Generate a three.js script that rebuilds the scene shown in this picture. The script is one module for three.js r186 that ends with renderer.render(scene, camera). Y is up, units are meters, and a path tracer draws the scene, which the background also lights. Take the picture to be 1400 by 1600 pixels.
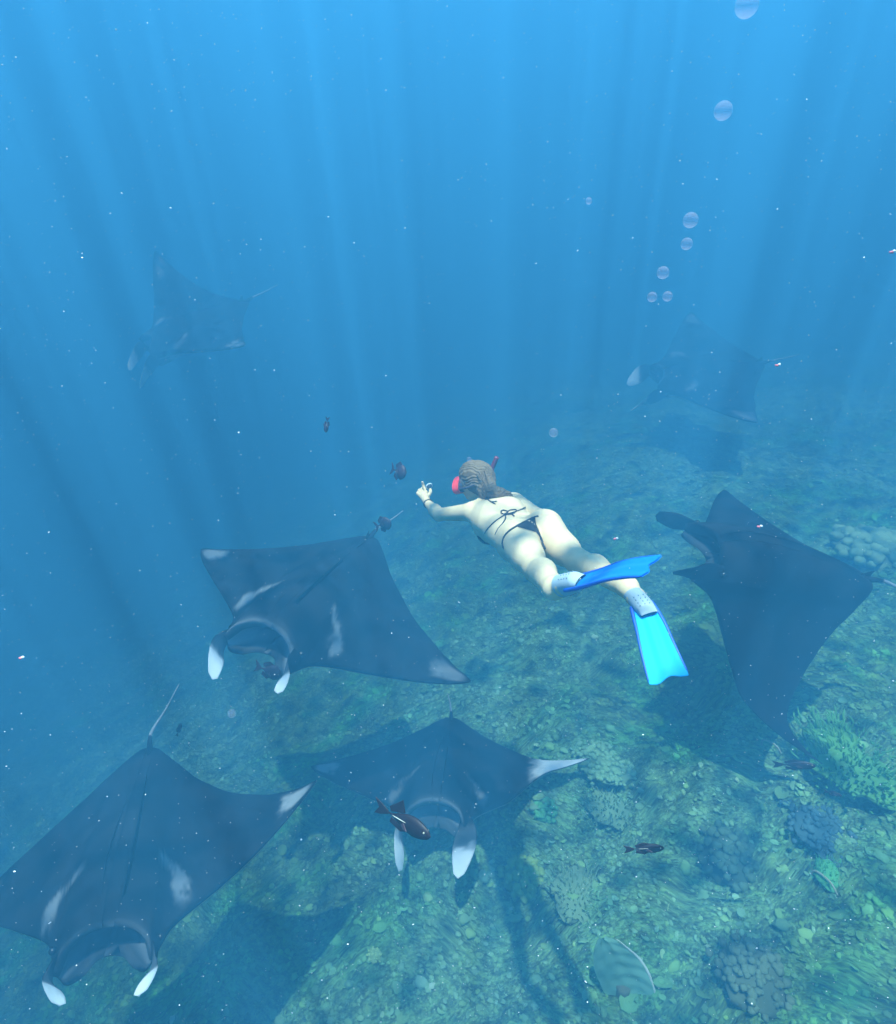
import * as THREE from 'three';
import { mergeGeometries, mergeVertices } from 'three/addons/utils/BufferGeometryUtils.js';
import { ImprovedNoise } from 'three/addons/math/ImprovedNoise.js';

// ---------------------------------------------------------------- camera, sky, sun, exposure, water haze
const PITCH = THREE.MathUtils.degToRad(28), DEPTH = 5;          // the lens is 5 m under the surface, tipped down
const scene = new THREE.Scene();
const camera = new THREE.PerspectiveCamera(2 * Math.atan(0.8) * 180 / Math.PI, 896 / 1024, 0.05, 600);
camera.rotation.set(-PITCH, 0, 0);
const renderer = new THREE.WebGLRenderer();
renderer.toneMapping = THREE.LinearToneMapping;
renderer.toneMappingExposure = 8.2;
renderer.shadowMap.enabled = true;
const sun = new THREE.DirectionalLight(new THREE.Color(1, 0.96, 0.88), 4.8);
sun.position.set(-3, 60, 5); sun.shadow.radius = 1.6; sun.target.position.set(0, -5, -5);
sun.castShadow = true;
Object.assign(sun.shadow.camera, { left: -25, right: 25, top: 25, bottom: -25, near: 1, far: 120 });
scene.add(sun, sun.target);
{
  const W = 256, H = 128, d = new Float32Array(W * H * 4);
  for (let j = 0; j < H; j++) {
    const e = Math.max(0, Math.sin(((j + 0.5) / H - 0.5) * Math.PI)), k = Math.pow(1 - e, 3);
    for (let i = 0; i < W; i++) d.set([0.30 + 0.2 * k, 0.46 + 0.14 * k, 0.66 + 0.06 * k, 1], (j * W + i) * 4);
  }
  const t = new THREE.DataTexture(d, W, H, THREE.RGBAFormat, THREE.FloatType);
  t.mapping = THREE.EquirectangularReflectionMapping; t.magFilter = THREE.LinearFilter; t.needsUpdate = true;
  scene.background = t; scene.environment = t;
}
scene.fog = new THREE.FogExp2(new THREE.Color(0.078, 0.465, 1), 0.148);

// ---------------------------------------------------------------- helpers
const V = (x, y, z) => new THREE.Vector3(x, y, z);
let seed = 7;
const rnd = () => { seed = (seed + 0x6d2b79f5) | 0; let t = Math.imul(seed ^ (seed >>> 15), 1 | seed); t = (t + Math.imul(t ^ (t >>> 7), 61 | t)) ^ t; return ((t ^ (t >>> 14)) >>> 0) / 4294967296; };
const rr = (a, b) => a + (b - a) * rnd();
const perlin = new ImprovedNoise();
const noise = (x, y, z = 0) => perlin.noise(x + 100.3, y + 71.7, z + 33.1);
const fbm = (x, y, z = 0, n = 4) => { let s = 0, a = 0.5; for (let i = 0; i < n; i++) { s += a * noise(x, y, z); x *= 2.03; y *= 2.03; z *= 2.03; a *= 0.5; } return s; };
const sstep = (a, b, x) => { const t = Math.min(1, Math.max(0, (x - a) / (b - a))); return t * t * (3 - 2 * t); };
const mixn = (a, b, t) => a + (b - a) * t;
// a point seen at photograph position (x, y) of 1400 x 1600, d metres from the lens
const at = (x, y, d) => V((x - 700) / 1000, (800 - y) / 1000, -1).normalize().multiplyScalar(d).applyAxisAngle(V(1, 0, 0), -PITCH);
const camDir = (x, y, z) => V(x, y, z).applyAxisAngle(V(1, 0, 0), -PITCH).normalize();
const used = {};
function numbered(n) { const k = used[n] = (used[n] ?? -1) + 1; return k ? n + '_' + String(k).padStart(3, '0') : n; }
function group(name, label, category, pos, grp) {
  const o = new THREE.Group(); o.name = numbered(name); o.userData = { label, category }; if (grp) o.userData.group = grp;
  if (pos) o.position.copy(pos); scene.add(o); return o;
}
function mesh(name, geo, mat, parent) {
  const m = new THREE.Mesh(geo, mat); m.name = parent ? name : numbered(name); m.castShadow = m.receiveShadow = true; (parent ?? scene).add(m); return m;
}
function struct(name, geo, mat, kind = 'structure') { const m = mesh(name, geo, mat); m.userData.kind = kind; return m; }
const std = (r, g, b, rough = 0.8, more = {}) => new THREE.MeshPhysicalMaterial({ color: new THREE.Color(r, g, b), roughness: rough, side: THREE.DoubleSide, ...more });
function lookup(pts, s) { for (let i = 1; i < pts.length; i++) if (s <= pts[i][0]) { const [a, y0] = pts[i - 1], [b, y1] = pts[i]; return mixn(y0, y1, (s - a) / (b - a)); } return pts[pts.length - 1][1]; }
const smoothCurve = (pts) => { const c = new THREE.CatmullRomCurve3(pts.map(([s, z]) => V(s, z, 0))); const q = c.getSpacedPoints(120); return (s) => { let k = 0; while (k < 119 && q[k + 1].x < s) k++; const a = q[k], b = q[k + 1]; return mixn(a.y, b.y, Math.min(1, Math.max(0, (s - a.x) / (b.x - a.x || 1)))); }; };
function gridGeo(nu, nv, f, closeV = false) {     // f(i, j) -> [x, y, z, r, g, b]
  const p = [], c = [], idx = [];
  for (let i = 0; i < nu; i++) for (let j = 0; j < nv; j++) { const q = f(i, j); p.push(q[0], q[1], q[2]); c.push(q[3] ?? 1, q[4] ?? 1, q[5] ?? 1); }
  const nj = closeV ? nv : nv - 1;
  for (let i = 0; i < nu - 1; i++) for (let j = 0; j < nj; j++) { const a = i * nv + j, b = i * nv + (j + 1) % nv, d = a + nv, e = b + nv; idx.push(a, b, d, b, e, d); }
  const g = new THREE.BufferGeometry();
  g.setAttribute('position', new THREE.Float32BufferAttribute(p, 3)); g.setAttribute('color', new THREE.Float32BufferAttribute(c, 3));
  g.setIndex(idx); g.computeVertexNormals(); return g;
}
// tube of changing radius along points: rad(t) and optional flattening along a second axis
function tube(pts, rad, segs = 8, rings = 0, color) {
  const c = new THREE.CatmullRomCurve3(pts), n = rings || pts.length * 4, fr = c.computeFrenetFrames(n, false);
  return gridGeo(n + 1, segs, (i, j) => {
    const t = i / n, p = c.getPoint(t), a = j / segs * 2 * Math.PI, r = i === 0 || i === n ? 1e-4 : rad(t);
    const q = p.addScaledVector(fr.normals[i], Math.cos(a) * r).addScaledVector(fr.binormals[i], Math.sin(a) * r);
    return [q.x, q.y, q.z, ...(color ? color(t) : [1, 1, 1])];
  }, true);
}

// ---------------------------------------------------------------- the sea floor, a reef slope that falls away to the left
const floorBase = (x, z) => {
  const r = x > 3.5 ? 3.5 + (x - 3.5) * 0.3 : x < -0.5 ? x - 0.45 * Math.min(-0.5 - x, 9) : x;
  const far = Math.max(0, -z - 4.5);
  return -5.5 + 0.36 * r - 0.12 * Math.min(far, 30);
};
const floorAt = (x, z) => {
  let h = floorBase(x, z) + 0.5 * fbm(x * 0.28, z * 0.28, 1, 3) + 0.22 * fbm(x * 1.1, z * 1.1, 4, 3);
  const near = sstep(26, 14, Math.hypot(x, z));
  if (near > 0) h += near * (0.09 * Math.abs(noise(x * 2.6, z * 2.6, 9)) + 0.075 * fbm(x * 5.5, z * 5.5, 2, 3) + 0.03 * Math.abs(noise(x * 9, z * 9, 5)));
  return h;
};
function texture(n, f, srgb = true) {
  const d = new Uint8Array(n * n * 4);
  for (let j = 0; j < n; j++) for (let i = 0; i < n; i++) { const q = f(i / n, j / n); d.set([q[0] * 255, q[1] * 255, q[2] * 255, 255].map((v) => Math.min(255, Math.max(0, v))), (j * n + i) * 4); }
  const t = new THREE.DataTexture(d, n, n); t.wrapS = t.wrapT = THREE.RepeatWrapping; t.magFilter = THREE.LinearFilter; if (srgb) t.colorSpace = THREE.SRGBColorSpace; t.needsUpdate = true; return t;
}
// tiling noise on the unit square
const tile = (u, v, f, s = 0) => { const a = u * 2 * Math.PI, b = v * 2 * Math.PI, k = f / 6.283; return noise(Math.cos(a) * k + s, Math.sin(a) * k + Math.cos(b) * k * 1.3, Math.sin(b) * k * 1.3 + s * 1.7); };
const grain = texture(512, (u, v) => {
  const a = tile(u, v, 26, 3), b = tile(u, v, 70, 8), c = tile(u, v, 150, 5), k = 0.8 + 0.28 * a + 0.26 * b + 0.22 * c, w = sstep(0.34, 0.55, b + 0.4 * c);
  return [k + w * 0.25, k + w * 0.25 + 0.03 * a, k + w * 0.22 - 0.04 * a];
});
const grainBump = texture(512, (u, v) => { const k = 0.5 + 0.4 * tile(u, v, 50, 8) + 0.25 * tile(u, v, 120, 5); return [k, k, k]; }, false);
function floorColour(x, z) {
  const a = fbm(x * 0.45, z * 0.45, 20, 3), b = fbm(x * 1.7, z * 1.7, 27, 3), c = fbm(x * 4.1, z * 4.1, 31, 3);
  const l = 0.28 + 0.17 * a + 0.16 * b + 0.12 * c, gr = sstep(-0.1, 0.35, b - a * 0.6), pale = Math.max(sstep(0.24, 0.42, c + 0.3 * b), 0.95 * sstep(-0.02, 0.22, fbm(x * 0.3 + 3, z * 0.3, 52, 3) + 0.06));
  const col = [l * mixn(0.5, 0.28, gr), l * mixn(1.05, 1.25, gr), l * mixn(0.28, 0.2, gr)];
  return col.map((v, i) => Math.max(0.015, mixn(v, [0.26, 0.52, 0.24][i], pale * 0.7)));
}
{
  const xs = [], zs = [];
  for (let x = -14; x <= 14.001; x += 0.06) xs.push(x);
  for (let k = 1; k <= 30; k++) { xs.unshift(-14 - k * k * 0.1 - k * 0.1); xs.push(14 + k * k * 0.1 + k * 0.1); }
  for (let z = 2; z >= -18.001; z -= 0.06) zs.push(z);
  for (let k = 1; k <= 30; k++) zs.push(-18 - k * k * 0.08 - k * 0.1);
  for (let k = 1; k <= 14; k++) zs.unshift(2 + k * k * 0.3);
  const g = gridGeo(zs.length, xs.length, (i, j) => [xs[j], floorAt(xs[j], zs[i]), zs[i], ...floorColour(xs[j], zs[i])]);
  const uv = []; for (const z of zs) for (const x of xs) uv.push(x / 1.7, z / 1.7);
  g.setAttribute('uv', new THREE.Float32BufferAttribute(uv, 2));
  g.setIndex([...g.index.array]); g.computeVertexNormals();
  struct('sea_floor', g, new THREE.MeshStandardMaterial({ vertexColors: true, roughness: 0.95, map: grain, bumpMap: grainBump, bumpScale: 0.03, side: THREE.DoubleSide }));
}
// ---------------------------------------------------------------- the surface overhead and the foam sheet added unseen to cut sunlight into shafts
{
  const n = 90, g = gridGeo(n, n, (i, j) => { const x = (i / (n - 1) - 0.5) * 120, z = (j / (n - 1) - 0.5) * 120 - 15; return [x, DEPTH + 0.12 * Math.sin(x * 0.9 + z * 0.4) + 0.1 * noise(x * 0.5, z * 0.5), z]; });
  struct('sea_surface', g, new THREE.MeshPhysicalMaterial({ color: new THREE.Color(0.74, 0.97, 0.96), transmission: 1, thickness: 0, roughness: 0.02, ior: 1.33, side: THREE.DoubleSide }));
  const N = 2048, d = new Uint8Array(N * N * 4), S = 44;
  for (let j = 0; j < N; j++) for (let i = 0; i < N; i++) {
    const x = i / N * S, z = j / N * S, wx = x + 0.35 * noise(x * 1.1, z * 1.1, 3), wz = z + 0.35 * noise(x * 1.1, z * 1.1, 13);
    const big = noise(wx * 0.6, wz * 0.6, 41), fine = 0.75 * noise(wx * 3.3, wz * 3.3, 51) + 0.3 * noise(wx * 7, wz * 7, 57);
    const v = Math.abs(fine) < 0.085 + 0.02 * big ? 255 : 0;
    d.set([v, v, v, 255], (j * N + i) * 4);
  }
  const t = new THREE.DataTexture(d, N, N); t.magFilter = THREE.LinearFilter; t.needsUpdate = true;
  const shaftMask = new THREE.PlaneGeometry(S, S); shaftMask.rotateX(-Math.PI / 2); shaftMask.translate(0, DEPTH + 0.3, -4.5);
  struct('shaft_mask', shaftMask, new THREE.MeshStandardMaterial({ color: 0xf2f6f8, roughness: 0.9, alphaMap: t, alphaTest: 0.5, side: THREE.DoubleSide }), 'stuff');
}

// ---------------------------------------------------------------- manta rays
const LE = smoothCurve([[0, -0.365], [0.08, -0.375], [0.14, -0.41], [0.18, -0.44], [0.215, -0.39], [0.25, -0.335], [0.32, -0.285], [0.5, -0.195], [0.7, -0.1], [0.85, -0.025], [0.95, 0.035], [1, 0.075]]);
const TE = smoothCurve([[0, 0.42], [0.04, 0.415], [0.1, 0.385], [0.2, 0.335], [0.32, 0.275], [0.5, 0.205], [0.7, 0.15], [0.85, 0.115], [0.95, 0.095], [1, 0.085]]);
const wingBend = (a, b) => { const N = 60, q = [[0, 0, a]]; let x = 0, y = 0; for (let i = 1; i <= N; i++) { const th = a * Math.min(1, (i - 0.5) / N / 0.12) + b * (i - 0.5) / N; x += Math.cos(th) / N; y += Math.sin(th) / N; q.push([x, y, th]); } return (s) => { const k = Math.min(N - 1, Math.floor(s * N)), f = s * N - k; return [0, 1, 2].map((c) => mixn(q[k][c], q[k + 1][c], f)); }; };
const mantaSkin = new THREE.MeshPhysicalMaterial({ vertexColors: true, roughness: 0.8, specularIntensity: 0.35, side: THREE.DoubleSide });
const eyeMat = std(0.01, 0.01, 0.012, 0.25);
function manta(label, pos, rot, h, bendR, bendL, sd, o = {}) {
  const m = group('manta_ray', label, 'manta ray', V(...pos), 'manta rays gliding over the reef');
  const far = o.far ?? 1.15; m.position.multiplyScalar(far); if (o.px) m.position.add(V(...o.px)); h *= far; const C = o.c ?? 1, twR = o.tw?.[0] ?? 0, twL = o.tw?.[1] ?? 0; m.rotation.order = 'YXZ'; m.rotation.set(...rot);
  const R = wingBend(...bendR), L = wingBend(...bendL), pale = o.pale ?? 1;
  const dark = (x, z, k = 1) => { const n = Math.max(0.3, 1 + 1.1 * fbm(x * 5, z * 5, sd, 3) + 0.9 * fbm(x * 17, z * 17, sd + 2, 3)); return [0.010 * n * k, 0.011 * n * k, 0.014 * n * k]; };
  const blend = (c, w, k) => c.map((v, i) => mixn(v, w[i], Math.min(1, Math.max(0, k))));
  const W = [0.52, 0.56, 0.58];
  const NU = 161, top = 34, mouth = 10, bot = 22, NV = top + mouth + bot;
  const body = gridGeo(NU, NV, (i, j) => {
    const q = (i / (NU - 1)) * 2 - 1, s = Math.min(1, 0.55 * Math.abs(q) + 0.45 * Math.pow(Math.abs(q), 1.8)), side = Math.sign(q) || 1;
    const [bx, by, th] = side > 0 ? R(s) : L(s);
    const zl = C * LE(s), zt = C * TE(s) + (s > 0.1 && s < 0.97 ? 0.008 * noise(s * 9, side * 3, sd) : 0), m0 = 0.072 * (o.gape ?? 1) * sstep(0.21, 0.13, s) + 0.0025, cav = 0.2 * sstep(0.19, 0.12, s);
    const tk = 0.075 * Math.pow(1 - s, 1.5) * sstep(0, 0.05, 1 - s) + 0.004 + 0.05 * Math.exp(-((s / 0.17) ** 2));
    let z, n, col;
    if (j < top) {
      const t = 1 - Math.pow(j / (top - 1), 0.9); z = mixn(zl, zt, t);
      n = tk * Math.pow(Math.sin(Math.PI * Math.pow(Math.min(1, t * 0.93 + 0.035), 0.62)), 0.9) * 1.05 + m0 * Math.pow(1 - t, 3) * 0.7;
      if (t >= 0.999) n = 0.002;
      col = dark(side * s, z);
      const wob = fbm(side * s * 11, z * 11, sd + 3, 3) + 0.6 * fbm(side * s * 30, z * 30, sd + 5, 3), sx = 0.03 * noise(side * 7, sd * 3.1), sz = 0.04 * noise(side * 5, sd * 1.7);
      const sh = Math.exp(-(((s - 0.275 - sx) / 0.05) ** 2) - (((z / C + 0.225 - sz) / 0.05) ** 2)) * 1.3 + 0.9 * Math.exp(-(((z / C + 0.15 + 0.25 * (s - 0.2)) / 0.026) ** 2)) * sstep(0.09, 0.15, s) * sstep(0.3, 0.24, s);
      col = blend(col, W, sstep(0.22, 1.0, sh * (0.85 + 1.9 * wob)) * 0.62 * pale);
      const tip = sstep(0.74, 0.86, s + 0.14 * wob) * sstep(0.985, 0.93, s) * sstep(0.12, 0.3, t) * sstep(0.97, 0.75, t);
      col = blend(col, W, tip * 0.62 * (o.tip ?? 1));
      if (o.tipL && side < 0) col = blend(col, [0.75, 0.8, 0.82], sstep(0.56, 0.72, s + 0.08 * wob) * sstep(0.99, 0.96, s));
      col = blend(col, [0.3, 0.33, 0.36], sstep(0.035, 0, t) * sstep(0.19, 0.14, s) * 0.9 * (o.dim ?? 1));  // highlight along the upper lip, painted as a pale rim
    } else if (j < top + mouth) {
      const t = (j - top + 0.5) / mouth, dep = Math.sin(Math.PI * t); z = zl + 0.012 + cav * dep; n = mixn(m0 * 0.6, -m0 * 0.9, t);
      col = blend([0.04, 0.05, 0.06], [0.34, 0.4, 0.45], sstep(0.1, 0.6, dep) * (o.dim ?? 1));
      if (s > 0.195) { z = zl; col = dark(s, z); }
    } else {
      const t = (j - top - mouth) / (bot - 1); z = mixn(zl, zt, t);
      n = -(tk * 0.62 * Math.pow(Math.sin(Math.PI * Math.pow(Math.min(1, t * 0.93 + 0.035), 0.7)), 0.9) + m0 * (1 - t) ** 3);
      if (t >= 0.999) n = -0.001;
      col = blend([0.62, 0.66, 0.68], [0.05, 0.055, 0.06], Math.max(o.belly ?? 0, sstep(0.55, 0.95, t + 0.2 * fbm(s * 4, z * 4, sd + 8, 2)) * sstep(0.85, 0.65, s), sstep(0.16, 0.08, t) * sstep(0.24, 0.18, s) * 0.9));
    }
    if (s > 0.985) n *= 0.3;
    if (o.slim && side < 0 && s > 0.42) z = mixn(z, C * 0.1, o.slim * sstep(0.42, 0.75, s) * sstep(1.3, 0.9, s));
    if (o.hook && side < 0 && s > 0.72) { const q2 = s - 0.72; z = mixn(z, C * 0.08, 1.6 * q2) + o.hook * q2 * q2; }
    const tw = (side > 0 ? twR : twL) * s * s, dz = z - 0.07, m1 = n * Math.cos(tw) - dz * Math.sin(tw), z1 = s < 0.03 ? z : 0.07 + dz * Math.cos(tw) + n * Math.sin(tw);
    return [h * (side * bx - side * Math.sin(th) * m1), h * (by + Math.cos(th) * m1), h * z1, ...col];
  }, true);
  const tp = [[0, 0.012, 0.36], [0, 0.012, 0.46], [0.01, 0.01, 0.62], [o.tx ?? 0.03, o.ty ?? 0.0, 0.86], [(o.tx ?? 0.03) * 2.2, (o.ty ?? 0) * 2.4 - 0.01, 1.12]].map(([x, y, z]) => V(x * h, y * h, (0.36 * C + (z - 0.36) * (o.tl ?? 0.85)) * h));
  const tail = tube(tp, (t) => h * (0.021 * (1 - t) ** 1.6 + 0.0035), 8, 40, (t) => (t > 0.45 ? [0.30, 0.33, 0.36] : [0.012, 0.013, 0.016]));  // outer tail painted pale for the light it catches
  mesh('body', mergeGeometries([body, tail]), mantaSkin, m);
  for (const side of [1, -1]) {
    const [f, dn, inw] = (side > 0 ? o.lobeR : o.lobeL) ?? [0.25, -0.13, 0.03];
    const path = new THREE.CatmullRomCurve3([V(side * 0.188, 0.005, -0.37 * C), V(side * 0.2, 0.0, -0.45 * C), V(side * (0.2 - inw * 0.4), dn * 0.35, -0.44 * C - f * 0.45), V(side * (0.19 - inw), dn, -0.44 * C - f)]);
    const n = 22, k = 14;
    const lobe = gridGeo(n, k, (i, j) => {
      const t = i / (n - 1), p = path.getPoint(t), a = j / k * 2 * Math.PI, w = (i === n - 1 ? 0.004 : (0.036 + 0.02 * Math.sin(Math.PI * t)) * (1 - 0.35 * t * t) + (o.paddle ?? 0) * Math.sin(Math.PI * Math.pow(t, 1.6))), th = 0.011 * (1 - 0.6 * t), roll = mixn(...((side > 0 ? o.rollR : null) ?? o.roll ?? [0.5, -0.5]), t);
      const u = Math.cos(a) * w, v = Math.sin(a) * th, cx = v * Math.cos(roll) - u * Math.sin(roll), cy = v * Math.sin(roll) + u * Math.cos(roll);
      const inner = Math.sin(a) < 0 ? 1 : 0.35, wt = (sstep(0.56, 0.74, t + 0.12 * noise(t * 9, a, sd)) + (inner > 0.5 ? 0.12 * sstep(0.1, 0.4, t) : 0)) * (o.lobe ?? 1);
      return [h * (p.x + side * cx), h * (p.y + cy), h * p.z, ...blend(dark(a, t), [0.88, 0.93, 0.95], wt)];
    }, true);
    mesh('cephalic_fin', lobe, mantaSkin, m);
    const e = new THREE.SphereGeometry(0.017 * h, 14, 10); e.translate(side * 0.213 * h, 0.012 * h, -0.375 * h * C); mesh('eye', e, eyeMat, m);
  }
  const df = gridGeo(9, 10, (i, j) => { const t = i / 8, a = j / 10 * 2 * Math.PI, c = 0.045 * (1 - t) + 0.004; return [h * 0.007 * (1 - t) * Math.sin(a), h * (0.015 + 0.055 * t), h * (0.36 * C + 0.045 * t + c * 0.9 * Math.cos(a)), 0.011, 0.012, 0.015]; }, true);
  mesh('dorsal_fin', df, mantaSkin, m);
  return m;
}
manta('black manta ray in mid water left of the swimmer, near wing reaching right', [-1.064, -3.097, -4.48], [-0.048, 2.719, 0.061], 1.5, [-0.123, -0.021], [-0.726, 0.449], 1, { c: 1.333, tw: [0.11, 0.03], far: 1, lobeR: [0.12, -0.15, 0.0], lobeL: [0.09, -0.1, 0.0], tx: -0.01, ty: 0.0, tl: 0.62, pale: 0.7, tip: 0.55, roll: [0.4, -1.3], paddle: 0.01 });
manta('black manta ray low over the reef in lower middle, dark fish across head', [-0.044, -5.367, -4.575], [0.131, 3.03, -0.016], 1.5, [-0.267, 0.104], [-0.281, 0.665], 5, { c: 1.19, tw: [-0.02, 0.25], tipL: 1, slim: 0.55, far: 0.9, rollR: [0.2, -0.7], lobeR: [0.16, -0.2, 0.0], lobeL: [0.22, -0.14, 0.02], pale: 0.4, roll: [-1.1, -1.5], paddle: 0.025, tl: 0.5 });
manta('large black manta ray in bottom left corner, one wing cut off by the frame', [-2.504, -4.569, -3.165], [0.014, 3.385, 0.183], 1.5, [-0.426, -0.438], [-0.521, 1.398], 9, { c: 1.434, tw: [0.06, 0.35], far: 0.84, lobeR: [0.08, -0.08, 0.04], lobeL: [0.09, -0.08, 0.04], px: [0.06, 0.05, 0], ty: 0.04, tx: -0.05, tl: 0.72, pale: 0.6, dim: 0.35, roll: [0.4, -1.2], paddle: 0.01 });
manta('black manta ray on right seen from behind, swimming left under the blue fins', [2.638, -2.707, -4.214], [0.222, 1.58, 0.132], 1.5, [-0.266, 0.161], [-1.225, 0.418], 13, { c: 1.16, tw: [-0.08, -0.22], far: 1, lobeR: [0.17, 0.02, 0.0], lobeL: [0.14, -0.06, 0.02], pale: 0, tip: 0, lobe: 0, dim: 0.02, belly: 1, gape: 0.4, hook: 3.4, tl: 0.6, tx: -0.06 });
manta('faint distant manta ray high in the blue at upper left, wing tip raised', [-4.053, -2.238, -10.684], [-0.36, 2.131, 0.078], 2.0, [0.121, 0.712], [0.042, 0.089], 17, { c: 1.05, far: 1.14, lobeR: [0.2, -0.1, 0.02], lobeL: [0.2, -0.14, 0.02], pale: 0.45, tip: 0.5, tl: 0.5 });
manta('faint distant manta ray in the blue at upper right with white curled head fins', [4.501, -3.069, -10.875], [-0.208, 1.481, 0.281], 2.0, [0.172, -0.233], [0.072, 0.212], 21, { c: 1.06, far: 1.14, lobeR: [0.2, -0.08, 0.02], lobeL: [0.22, -0.18, 0.08], pale: 0.4, tip: 0.4, tl: 0.5, paddle: 0.03, roll: [0.5, -1] });

// ---------------------------------------------------------------- signed distances and their meshing
const smin = (a, b, k) => { const h = Math.max(k - Math.abs(a - b), 0) / k; return Math.min(a, b) - h * h * k * 0.25; };
function bone(a, b, ra, rb) { const d = b.clone().sub(a), l2 = d.lengthSq() || 1e-9; return (x, y, z) => { const px = x - a.x, py = y - a.y, pz = z - a.z, t = Math.min(1, Math.max(0, (px * d.x + py * d.y + pz * d.z) / l2)), ex = px - d.x * t, ey = py - d.y * t, ez = pz - d.z * t; return Math.sqrt(ex * ex + ey * ey + ez * ez) - (ra + (rb - ra) * t); }; }
const ball = (a, r) => bone(a, a.clone().add(V(1e-5, 0, 0)), r, r);
const blendAll = (list, k) => (x, y, z) => { let d = list[0](x, y, z); for (let i = 1; i < list.length; i++) d = smin(d, list[i](x, y, z), k); return d; };
function surfaceNet(f, lo, hi, cell) {
  const n = ['x', 'y', 'z'].map((c) => Math.ceil((hi[c] - lo[c]) / cell) + 1), [nx, ny, nz] = n, v = new Float32Array(nx * ny * nz), at3 = (i, j, k) => (k * ny + j) * nx + i;
  for (let k = 0; k < nz; k++) for (let j = 0; j < ny; j++) for (let i = 0; i < nx;) {
    const d = f(lo.x + i * cell, lo.y + j * cell, lo.z + k * cell), skip = d > 0 ? Math.max(1, Math.floor(d * 0.8 / cell)) : 1;   // far outside: no surface for that many cells
    for (let q = 0; q < skip && i < nx; q++, i++) v[at3(i, j, k)] = d;
  }
  const id = new Int32Array(v.length).fill(-1), pos = [];
  for (let k = 0; k < nz - 1; k++) for (let j = 0; j < ny - 1; j++) for (let i = 0; i < nx - 1; i++) {
    let m = 0; const c = [];
    for (let q = 0; q < 8; q++) { const w = v[at3(i + (q & 1), j + ((q >> 1) & 1), k + (q >> 2))]; c.push(w); if (w < 0) m |= 1 << q; }
    if (m === 0 || m === 255) continue;
    let s = 0, x = 0, y = 0, z = 0;
    for (let a = 0; a < 8; a++) for (const bit of [1, 2, 4]) { const b = a | bit; if (b === a || (c[a] < 0) === (c[b] < 0)) continue; const t = c[a] / (c[a] - c[b]); x += (a & 1) + (bit === 1 ? t : 0); y += ((a >> 1) & 1) + (bit === 2 ? t : 0); z += (a >> 2) + (bit === 4 ? t : 0); s++; }
    id[at3(i, j, k)] = pos.length / 3; pos.push(lo.x + (i + x / s) * cell, lo.y + (j + y / s) * cell, lo.z + (k + z / s) * cell);
  }
  const idx = [];
  for (let k = 1; k < nz - 1; k++) for (let j = 1; j < ny - 1; j++) for (let i = 1; i < nx - 1; i++) {
    const a = v[at3(i, j, k)] < 0;
    for (const [di, dj, dk, p, q] of [[1, 0, 0, [0, 1, 0], [0, 0, 1]], [0, 1, 0, [0, 0, 1], [1, 0, 0]], [0, 0, 1, [1, 0, 0], [0, 1, 0]]]) {
      if (a === (v[at3(i + di, j + dj, k + dk)] < 0)) continue;
      const A = id[at3(i, j, k)], B = id[at3(i - p[0], j - p[1], k - p[2])], C = id[at3(i - p[0] - q[0], j - p[1] - q[1], k - p[2] - q[2])], D = id[at3(i - q[0], j - q[1], k - q[2])];
      if (a) idx.push(A, B, C, A, C, D); else idx.push(A, C, B, A, D, C);
    }
  }
  const nrm = [], e = cell * 0.5;
  for (let q = 0; q < pos.length; q += 3) { const [x, y, z] = [pos[q], pos[q + 1], pos[q + 2]], w = V(f(x + e, y, z) - f(x - e, y, z), f(x, y + e, z) - f(x, y - e, z), f(x, y, z + e) - f(x, y, z - e)).normalize(); nrm.push(w.x, w.y, w.z); }
  const g = new THREE.BufferGeometry(); g.setAttribute('position', new THREE.Float32BufferAttribute(pos, 3)); g.setAttribute('normal', new THREE.Float32BufferAttribute(nrm, 3)); g.setIndex(idx); return g;
}
const around = (pts, m) => { const b = new THREE.Box3().setFromPoints(pts); return [b.min.addScalar(-m), b.max.addScalar(m)]; };

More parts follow.
